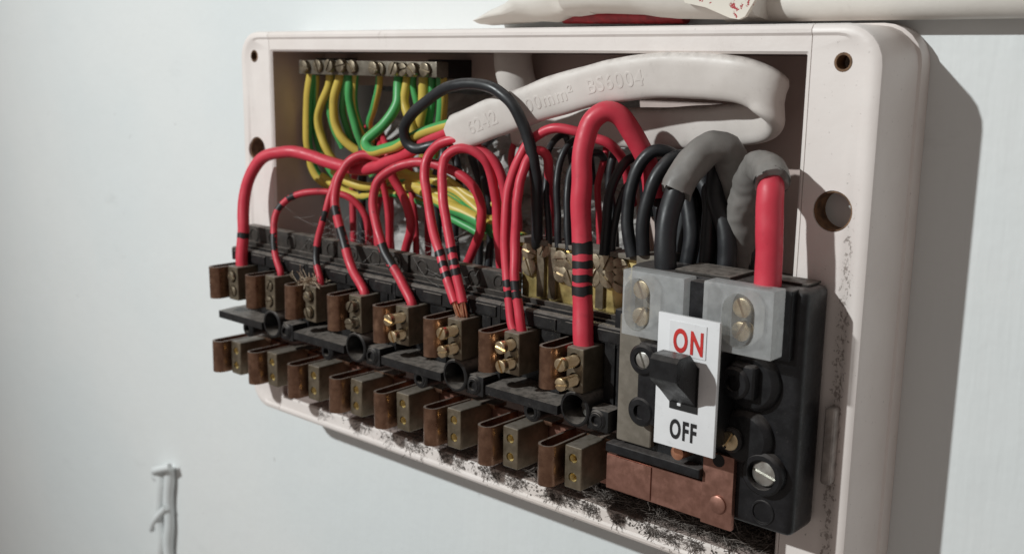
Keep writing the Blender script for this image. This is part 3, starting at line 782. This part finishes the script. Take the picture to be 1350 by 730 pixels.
BG = 'black neutral wires'
_, pth, rr_ = wire('black_wire', [(708, 316, -43), (708, 280, -43), (708, 240, -44), (702, 201, -46), (690, 165, -48), (674, 138, -50), (650, 119, -51), (623, 110.5, -51), (590, 116, -51), (560, 134, -50), (540, 156, -49), (533, 172, -48), (537, 188, -46.5), (550, 196, -45), (568, 192, -43), (590, 184, -41), (640, 166, -40)],
     15.5, 'blk', 'black wire making the high loop over the flat white cable', group=BG, first=[at(708, 330, -42.5)])
def bw(pts, w, label, **k):
    lx, ly, _d = pts[-1]
    pts = list(pts)+[(lx+10, ly+22, -9), (lx+14, ly+60, -4)]
    wire('black_wire', pts, w, 'blk', label, group=BG, **k)
bw([(736, 326, -42), (735, 290, -41), (735, 250, -39), (738, 215, -36), (746, 195, -33), (756, 186, -28), (768, 182, -20)], 9.5, 'thin black wire hooking over beside the thickest red wire')
bw([(724, 322, -41), (723, 280, -39), (722, 240, -36), (722, 200, -33), (730, 185, -26), (742, 178, -20)], 9.0, 'thin black wire standing behind the red pair of the seventh terminal')
bw([(750, 330, -42), (748, 290, -40), (749, 250, -37), (756, 220, -33), (770, 205, -27), (790, 200, -20)], 10, 'thin black wire half hidden by the thickest red wire')
bw([(796, 336, -43), (800, 300, -42), (803, 265, -40), (812, 235, -36), (826, 212, -31), (842, 205, -25), (858, 215, -18)], 13, 'slim black wire next to the thickest red wire, leaning outwards')
bw([(806, 338, -41), (809, 305, -40), (815, 275, -38), (824, 250, -34), (838, 235, -28), (856, 232, -18)], 10, 'short thin black wire tucked low between the neutral bar wires')
bw([(834, 338, -45), (828, 300, -44.5), (830, 255, -43), (842, 218, -40), (862, 199, -36), (884, 203, -30), (898, 222, -23)], 17, 'middling black wire bowing over between thin ones and the sheathed tail')
bw([(848, 336, -47), (848, 300, -46.5), (855, 262, -45), (868, 228, -42), (886, 207, -37), (908, 206, -31), (926, 225, -24)], 18, 'glossy black wire bowing over right behind the black switch tail')
_, p5, r5 = wire('black_wire', [(878, 360, -58.6), (877, 335, -58.6), (878, 300, -57.5), (884, 272, -55.5), (892, 250, -53), (902, 232, -50), (914, 215, -46.5), (930, 200, -42), (948, 194, -37)],
     29, 'blk', 'stout black tail coming out of a grey sheath into the main switch', group='supply tails into the main switch')
# hidden depths: more black cores hanging behind the switch
for k, (px, d, w) in enumerate(((868, -26, 14), (893, -24, 16), (915, -22, 18), (938, -20, 16), (960, -24, 18), (982, -18, 16), (905, -34, 15), (927, -36, 14), (952, -37, 17))):
    bw([(px+4*math.sin(k), 366+3*(k % 3), d-2), (px+6, 310, d), (px+10*math.sin(k*2.1), 260, d+3), (px-8, 225+6*(k % 2), d+7), (px-24, 222, d+10)], w*1.5, 'black wire hanging in the shade behind the main switch')
GG = 'grey sheathed supply cables'
wire('grey_cable', [(890, 256, -53.8), (902, 233, -50), (914, 215, -46.5), (930, 201, -42), (948, 195, -37), (962, 206, -32), (970, 235, -28), (974, 275, -25), (976, 330, -23)], 44, 'grey', 'grey sheathed cable arching with a ragged cut end round the black tail', cat='cable', group=GG, crumple=1.1)
wire('grey_cable', [(1018, 243, -59.4), (1017, 230, -56.4), (1010, 222, -50.2), (1001, 223, -44.2), (990, 240, -38.2), (980, 275, -33), (972, 315, -30), (968, 350, -28)], 46, 'grey', 'grey sheathed cable curling over the stout red tail', cat='cable', group=GG, crumple=1.3)

# earth wires
EG = 'green and yellow earth wires from the earth bar'
def ew(pts, w, label, tw=0.004, **k): wire('earth_wire', pts, w, 'earth', label, group=EG, twist=tw, **k)
ew([(411, 97, -23), (410, 106, -23), (406, 140, -22), (406, 189, -20), (411, 219, -18), (423, 237, -16), (445, 246, -14), (470, 246, -10)], 13, 'earth wire hanging straight down at the free end of the earth bar', u0=0.88, tw=0.0012)
ew([(435, 97, -23), (434, 112, -23), (424, 136, -23), (419, 155, -22), (422, 176, -21), (430, 196, -20), (442, 214, -17), (458, 236, -14)], 11, 'earth wire bowing outwards next to the straight one', u0=0.05, tw=0.0012)
ew([(449, 97, -23.5), (447, 108, -24), (440, 134, -25), (442, 163, -24), (453, 185, -22), (470, 198, -18), (490, 206, -12)], 12, 'mostly yellow earth wire bending under the middle of its bar', u0=0.06, tw=0.0012)
ew([(437, 97, -21), (436, 112, -20), (434, 135, -19), (440, 165, -17), (452, 195, -13)], 9, 'short earth wire showing behind the bowed one', u0=0.60, tw=0.0012)
ew([(461, 98, -23.5), (461, 108, -24), (462, 140, -23), (471, 173, -21), (480, 196, -17), (488, 215, -12)], 11, 'mostly green earth wire crossing in front of its twin', u0=0.60, tw=0.0012)
ew([(469, 98, -22.5), (468, 110, -22), (469, 147, -20), (480, 177, -17), (495, 200, -12)], 9, 'yellow edged earth wire touching the mostly green one', u0=0.90, tw=0.0012)
ew([(526, 99, -24), (525, 113, -25), (521, 138, -28), (503, 165, -33), (482, 186, -37), (487, 197, -39), (514, 195, -41), (540, 184, -42.5), (566, 172, -42.5), (600, 162, -41.5), (640, 152, -40.5)], 14, 'bright green earth wire doubling back from its bar to the flat white cable', u0=0.60, tw=0.0012)
ew([(538, 99, -23), (536, 112, -24), (533, 134, -25), (540, 157, -25), (548, 180, -22), (560, 205, -16)], 12, 'yellow earth wire bowing inside the high black loop', u0=0.10, tw=0.0012)
ew([(546, 99, -22), (545, 112, -22), (550, 135, -21), (556, 160, -18), (562, 190, -12)], 9, 'slim earth wire between the two straight yellow ones', u0=0.60, tw=0.0012)
ew([(560, 99, -23), (559, 112, -23), (558, 140, -22), (553, 165, -20), (548, 195, -14)], 16, 'stout earth wire falling straight from its bar inside the black loop', u0=0.95, tw=0.0012)
ew([(582, 99, -21), (582, 112, -21), (582, 140, -20), (580, 170, -17), (574, 205, -12)], 15, 'stout earth wire dropping past the end of its bar', u0=0.36, tw=0.0012)
ew([(417, 98, -21), (417, 110, -20), (415, 150, -17), (420, 190, -14), (434, 222, -11), (452, 244, -8)], 9, 'thin earth wire tucked close behind the straight one', u0=0.4, tw=0.003)
ew([(454, 98, -21.5), (455, 112, -21), (452, 145, -19), (460, 175, -16), (474, 205, -12), (492, 232, -9)], 10, 'earth wire crossing low behind the mostly yellow one', u0=0.5, tw=0.004)
ew([(500, 99, -22), (500, 112, -21), (494, 140, -18), (486, 165, -14), (492, 195, -10)], 10, 'earth wire slanting back behind the bright green one', u0=0.3, tw=0.003)
ew([(570, 99, -22), (570, 112, -21.5), (569, 140, -19), (563, 175, -15), (556, 212, -11)], 10, 'slim earth wire between the two stout ones', u0=0.6, tw=0.002)
EG2 = 'earth wires lying in the bottom of the loops'
def ew2(pts, w, label): wire('earth_wire', pts, w, 'earth', label, group=EG2, twist=0.006)
ew2([(440, 225, -26), (458, 240, -26), (485, 247, -25), (512, 240, -24), (540, 236, -22), (575, 252, -20), (615, 276, -19), (660, 304, -18), (700, 318, -16)], 12, 'earth wire sagging behind the small red loops')
ew2([(520, 218, -23), (540, 232, -22), (570, 236, -21), (602, 252, -20), (635, 280, -19), (672, 306, -18), (705, 326, -16)], 14, 'earth wire running down behind the looped red pair')
ew2([(512, 214, -12), (528, 226, -18), (548, 246, -22), (575, 262, -23), (610, 280, -23), (650, 300, -22), (690, 316, -20)], 17, 'stout earth wire slanting down above the carrier strips')
ew2([(425, 232, -20), (448, 250, -22), (478, 258, -22), (510, 252, -21), (545, 262, -20), (590, 285, -19), (640, 312, -18)], 10, 'earth wire lying lowest behind the small red loops')
ew2([(500, 236, -24), (530, 246, -24), (560, 250, -23), (596, 268, -22), (628, 292, -21), (655, 312, -20)], 11, 'earth wire twisted alongside the sagging one')
ew2([(560, 226, -20), (590, 236, -19), (618, 258, -19), (640, 268, -18), (668, 272, -15)], 10, 'earth wire ending bent among the looped red wires')
# black and red cores that come through the back wall
RB = 'cores rising through the back of the box'
for k, (px, c) in enumerate(((466, 'redd'), (497, 'redd'), (515, 'redd'), (548, 'redd'), (565, 'redd'), (672, 'redd'), (684, 'redd'), (577, 'blk'), (600, 'blk'), (630, 'blk'), (645, 'blk'), (478, 'blk'), (492, 'blk'), (790, 'redd'), (810, 'blk'))):
    d = -14-(k % 4)*2.5
    wire('red_wire' if c == 'redd' else 'black_wire', [(px+3*math.sin(k), 345+(px-466)*0.16, d-3), (px, 290, d), (px+6*math.sin(k*1.7), 240, d+1), (px+10*math.cos(k), 200, d+4), (px+18*math.cos(k*1.3), 168, 8)], 9 if c == 'redd' else 11, c,
         'thin red core rising at the back of the box behind the wires' if c == 'redd' else 'thin black core rising at the back of the box behind the wires', group=RB)

# ------------------------------------------------------------------ flat white twin cable with raised lettering
fc = thing('flat_cable', at(620, 170, -40), 'wide flat white sheathed cable folded back on itself, with raised lettering', 'cable')
ctr = [(602, 176, -41), (640, 160, -41), (700, 138, -40.5), (760, 118, -40), (820, 105, -39.5), (880, 99, -39), (940, 101, -38), (985, 108, -36.5), (1011, 121, -33.5), (1021, 136, -29), (1013, 152, -23), (987, 163, -19), (940, 167, -17), (880, 170, -15.5), (810, 168, -14), (740, 170, -11), (680, 170, -8)]
cp = spline([at(c[0], c[1], inner_depth(c[2])) for c in ctr], 1.2)
HW, HT = 6.6, 3.1
def flat_frame(i):
    T = (cp[min(i+1, len(cp)-1)]-cp[max(i-1, 0)]).normalized()
    W = Vector((0.02, -0.20, 1.0)).normalized(); f = i/len(cp)
    W = (W-T*W.dot(T)).normalized(); N = T.cross(W)
    return T, W, N
bm = bmesh.new(); rows = []
for i, p in enumerate(cp):
    T, W, N = flat_frame(i); row = []
    nn = 28
    for j in range(nn):
        a = 2*math.pi*j/nn; ca, sa = math.cos(a), math.sin(a)
        x = HW*math.copysign(abs(ca)**0.5, ca); y = HT*math.copysign(abs(sa)**0.75, sa)
        q = p+W*x+N*y
        q += mn.noise_vector(q*0.09)*0.45+(T*(1.6*math.sin(a*2.3+1)+mn.noise(q*0.6)*1.5) if i == 0 else Vector())
        row.append(q)
    rows.append(row)
bm_loft(bm, rows); part('sheath', bm, M['white'], fc, smooth=60)
# lettering: text laid along the front run of the cable
def cable_text(txt, px_start, size):
    cu = bpy.data.curves.new('t', 'FONT'); cu.body = txt; cu.size = size; cu.offset = 0.02; cu.extrude = 0.5; cu.bevel_depth = 0.10; cu.space_character = 1.15; cu.resolution_u = 4
    to = bpy.data.objects.new('t', cu); COL.objects.link(to); bpy.context.view_layer.update()
    me = bpy.data.meshes.new_from_object(to.evaluated_get(bpy.context.evaluated_depsgraph_get())); bpy.data.objects.remove(to)
    b = bmesh.new(); b.from_mesh(me); bpy.data.meshes.remove(me)
    cum = [0]
    for i in range(1, len(cp)): cum.append(cum[-1]+(cp[i]-cp[i-1]).length)
    i0 = min(range(len(cp)//2), key=lambda q: abs(pix(cp[q])[0]-px_start)); s0 = cum[i0]
    # subdivide long edges so letters follow the bend
    for v in b.verts:
        s = s0+v.co.x; i = max(1, min(len(cp)-2, next((q for q in range(len(cum)) if cum[q] > s), len(cum)-2)))
        f = (s-cum[i-1])/max(1e-6, cum[i]-cum[i-1])
        T, W, N = flat_frame(i)
        base = cp[i-1].lerp(cp[i], f)
        sgn = -1 if N.y > 0 else 1
        h = (v.co.y-size*0.33)
        prof = HT*max(0.0, 1-min(1, abs(h)/HW)**2/0.5**0.0*0.0)
        q = min(0.999, abs(h)/HW); a = math.acos(q**2); prof = HT*abs(math.sin(a))**0.75
        v.co = base+W*h+N*sgn*(prof-0.50+v.co.z*1.0)+mn.noise_vector((base+W*h+N*sgn*prof)*0.09)*0.45
    part('raised_lettering', b, M['white'], fc, smooth=30)
cable_text('6242', 622, 6.4)
cable_text('00mm\u00b2  BS6004', 700, 6.4)
# second white cable stub coming in under the top rail
wire('white_cable', [(676, 60, -14), (677, 85, -14), (680, 105, -13), (688, 130, -10), (700, 160, -8)], 50, 'white', 'short white cable entering under the top rail behind the flat cable', cat='cable')

XF = True
# ------------------------------------------------------------------ plaster and rubble in the cable hole
bm = bmesh.new(); N1, N2 = 60, 44
vv = []
for i in range(N1+1):
    row = []
    for j in range(N2+1):
        x = 1+i*(168/N1); z = -31+j*(76/N2)
        e = min(i, N1-i)/N1*2*min(j, N2-j)/N2*2
        y = 22-24*min(1, e*3)*(0.35+0.65*abs(mn.noise(Vector((x*0.07, z*0.07, 1)))*1.6))-2.2*min(1, e*6)*mn.noise(Vector((x*0.35, z*0.35, 4)))
        row.append(bm.verts.new((x, y, z)))
    vv.append(row)
for i in range(N1):
    for j in range(N2): bm.faces.new((vv[i][j], vv[i+1][j], vv[i+1][j+1], vv[i][j+1]))
o = part('plaster_rubble', bm, M['plaster'], None, smooth=0); tag(o, 'rough grey plaster showing in the back of the box behind the wires', 'plaster', kind='stuff')

# ------------------------------------------------------------------ pipe along the wall above the box
pipe = thing('painted_pipe', (230, -13, 72), 'white painted pipe along the wall above the box, chipped to red', 'pipe')
bm = bmesh.new()
zc = 77.0
bm_cyl(bm, (206, -6.2, zc+0.9), (700, -6.2, zc-0.6), 5.6, n=40); part('pipe_run', bm, M['pipe'], pipe)
bm = bmesh.new(); a = at(745, 25, -5); b = at(905, 25, -5); bm_cyl(bm, a+Vector((0, 0, 1.0)), b+Vector((0, 0, 1.0)), 2.8, n=24); part('red_sheath', bm, M['redpipe'], pipe)
def loft_px(name, cols, y, dy, crum=0.5):
    bm = bmesh.new(); rings = []
    for i, (px, lo_, hi_) in enumerate(cols):
        a = at(px, lo_, y); b = at(px, hi_, y); c = (a+b)/2; h = (b.z-a.z)/2
        rings.append([Vector((c.x, c.y+dy*math.cos(t)*(1+0.06*math.sin(3*t+i)), c.z+h*math.sin(t)*(1 if t > math.pi else 1+0.05*math.sin(4*t+i*0.7)))) for t in [2*math.pi*q/28 for q in range(28)]])
    bm_loft(bm, rings)
    for v in bm.verts: v.co += mn.noise_vector(v.co*0.22)*crum
    part(name, bm, M['pipe'], pipe, smooth=40)
loft_px('flared_end', [(641, 32, 25), (648, 31.5, 21), (660, 31, 14), (680, 30.5, 1), (700, 29.5, -20), (720, 29, -26), (738, 28, -28), (752, 24, -29), (768, 20, -30), (790, 18, -31)], -10, 8.5, 1.5)
loft_px('torn_sleeve', [(760, 21, -29), (770, 19, -31), (800, 18, -32), (850, 19, -33), (872, 23, -33), (900, 26, -33), (960, 26, -32), (1010, 25.5, -31)], -12, 11)
# strap tab hanging over the front of the pipe, paint chipped
P0 = [(897, -8), (903, 4), (930, 10), (962, 24), (974, 26), (982, 22), (1000, -8)]
bm = bmesh.new(); f0 = []; f1 = []
for px, py in P0:
    q = at(px, py, -24.6); f0.append(q); f1.append(q+Vector((0, 1.6, 0)))
bm_loft(bm, [f0, f1]); part('strap_tab', bm, M['chip'], pipe, bevel=0.25)

# ------------------------------------------------------------------ painted cable and nail clip low on the wall
cc = thing('painted_cable', (-168, -3, -290), 'white painted cable running down the wall below the fuse box', 'cable')
pa = [at(213+2*math.sin(k), 618+k*12, -3.6) for k in range(14)]
part('cable_run', tube_bm(spline([p for p in pa], 3), 4.0, 16, 0, 0.03), M['wall'], cc, smooth=60)
pa = [at(223+1*math.sin(k*1.3), 616+k*12, -3.0) for k in range(14)]
part('cable_run', tube_bm(spline([p for p in pa], 3), 3.2, 16, 0, 0.03), M['wall'], cc, smooth=60)
q = at(201, 626, -7)
bm = bmesh.new(); bm_cyl(bm, q, (q.x, -1, q.z), 4.6, n=24, prof=[(0, 2.2), (0.12, 3.9), (0.3, 4.6), (0.5, 4.2), (0.55, 2.0), (1, 2.0)]); part('nail_head', bm, M['wall'], cc)
a = at(204, 622, -4.5); b = at(224, 615, -6)
part('clip_strap', tube_bm(spline([a, (a+b)/2+Vector((0, -4, 1)), b], 1), 2.2, 12), M['wall'], cc, smooth=60)
a = at(219, 668, -6); b = at(200, 697, -4)
part('paint_drip', tube_bm(spline([a, (a+b)/2+Vector((0, -2, 0)), b], 1), 2.0, 10), M['wall'], cc, smooth=60)

# ------------------------------------------------------------------ dust, fluff and cobweb
def fibre(bm, p, L, r, flat=0.25, d=None):
    d = d or Vector((random.uniform(-1, 1), random.uniform(-1, 1), random.uniform(-flat, flat))).normalized()
    pts = [p]; n = 4
    for k in range(n):
        d = (d+Vector((random.gauss(0, 0.35), random.gauss(0, 0.35), random.gauss(0, 0.18)))).normalized()
        pts.append(pts[-1]+d*L/n)
    prev = None
    for q in pts:
        s = frame_for(d)
        ring_ = [bm.verts.new(q+(s[0]*math.cos(a)+s[1]*math.sin(a))*r) for a in (0, 2.094, 4.189)]
        if prev:
            for j in range(3): bm.faces.new((prev[j], prev[(j+1) % 3], ring_[(j+1) % 3], ring_[j]))
        prev = ring_
bm = bmesh.new()
for k in range(5200):
    x = random.triangular(0, 246, 235); y = random.triangular(-31.5, -4, -24)
    fluff = 0.6+0.5*mn.noise(Vector((x*0.06, y*0.1, 3)))+0.4*mn.noise(Vector((x*0.2, y*0.2, 9)))
    if fluff < 0.42: continue
    z = IZB+0.15+abs(random.gauss(0, 1.6))*fluff+(1.5*max(0, 1-abs(x-205)/35))
    fibre(bm, Vector((x, y, z)), random.uniform(2, 9), random.uniform(0.06, 0.16), 0.35)
for k in range(2200):   # fluff lying over the lip and clinging to its face
    x = random.triangular(6, 246, 215); z = IZB-0.4-abs(random.gauss(0, 1.9))
    if mn.noise(Vector((x*0.09, 2, 5)))+0.35*mn.noise(Vector((x*0.4, 2, 5))) < -0.05: continue
    fibre(bm, Vector((x, FY+random.uniform(0.05, 0.5), z)), random.uniform(0.8, 4.2), random.uniform(0.04, 0.13), 0.8, Vector((random.gauss(0, 1), 0.0, random.gauss(-0.4, 0.8))).normalized())
XF = True
bl = bmesh.new()
for k in range(1500):
    x = random.triangular(120, 246, 228); y = random.triangular(-31.0, -8, -26)
    fibre(bl, Vector((x, y, IZB+1.2+abs(random.gauss(0, 1.8)))), random.uniform(2, 8), random.uniform(0.05, 0.12), 0.35)
ol = part('pale_fluff', bl, M['dustl'], None, smooth=0); tag(ol, 'pale grey dust strands over the box floor under the switch', 'dust', kind='stuff')
o = part('dust_fluff', bm, M['dust'], None, smooth=0); tag(o, 'dark matted dust fluff along the floor and lip of the box', 'dust', kind='stuff')
# clots of dirt on the lip
bm = bmesh.new()
for k in range(420):
    x = random.triangular(4, 246, 190); z = IZB-abs(random.gauss(0, 2.2)); s = random.uniform(0.15, 0.7)*random.random()**0.5
    if mn.noise(Vector((x*0.08, 7, 1))) < -0.12: continue
    r = bmesh.ops.create_icosphere(bm, subdivisions=1, radius=s)
    for v in r['verts']: v.co = Vector((v.co.x*random.uniform(0.7, 1.6), v.co.y*0.35, v.co.z*random.uniform(0.7, 1.5)))+Vector((x, FY+0.45, max(ZB+3.5, z)))
o = part('dirt_specks', bm, M['dust'], None, smooth=0); tag(o, 'dark dirt specks stuck on the bottom lip of the box', 'dirt', kind='stuff')
bm = bmesh.new()
for k in range(110):
    XF = False
    a = term(2, -2, -26.5); p = Vector(a)+Vector((random.gauss(-1.5, 2.2), random.gauss(-2.2, 1.6), abs(random.gauss(0.3, 0.6))))
    fibre(bm, p, random.uniform(2.5, 7), 0.14, 0.6)
o = part('fibre_tuft', bm, M['straw'], None, smooth=0); tag(o, 'frayed straw coloured fibre tuft on a terminal', 'fibres', kind='stuff')
bm = bmesh.new()
for k in range(46):
    px0 = random.uniform(360, 640); py0 = 262+(px0-360)*0.20+random.uniform(0, 70)
    a = at(px0, py0, random.uniform(-56, -44)); b = at(px0+random.uniform(-70, 70), py0+random.uniform(-15, 45), random.uniform(-56, -44))
    m = (a+b)/2-Vector((0, 0, random.uniform(0.5, 3)))
    part_path = spline([a, m, b], 2.5); prev = None
    for q in part_path:
        ring_ = [bm.verts.new(q+Vector((0.035*math.cos(t), 0, 0.035*math.sin(t)))) for t in (0, 2.094, 4.189)]
        if prev:
            for j in range(3): bm.faces.new((prev[j], prev[(j+1) % 3], ring_[(j+1) % 3], ring_[j]))
        prev = ring_
o = part('cobweb', bm, M['web'], None, smooth=0); tag(o, 'fine cobweb threads strung between the small red loops', 'cobweb', kind='stuff')
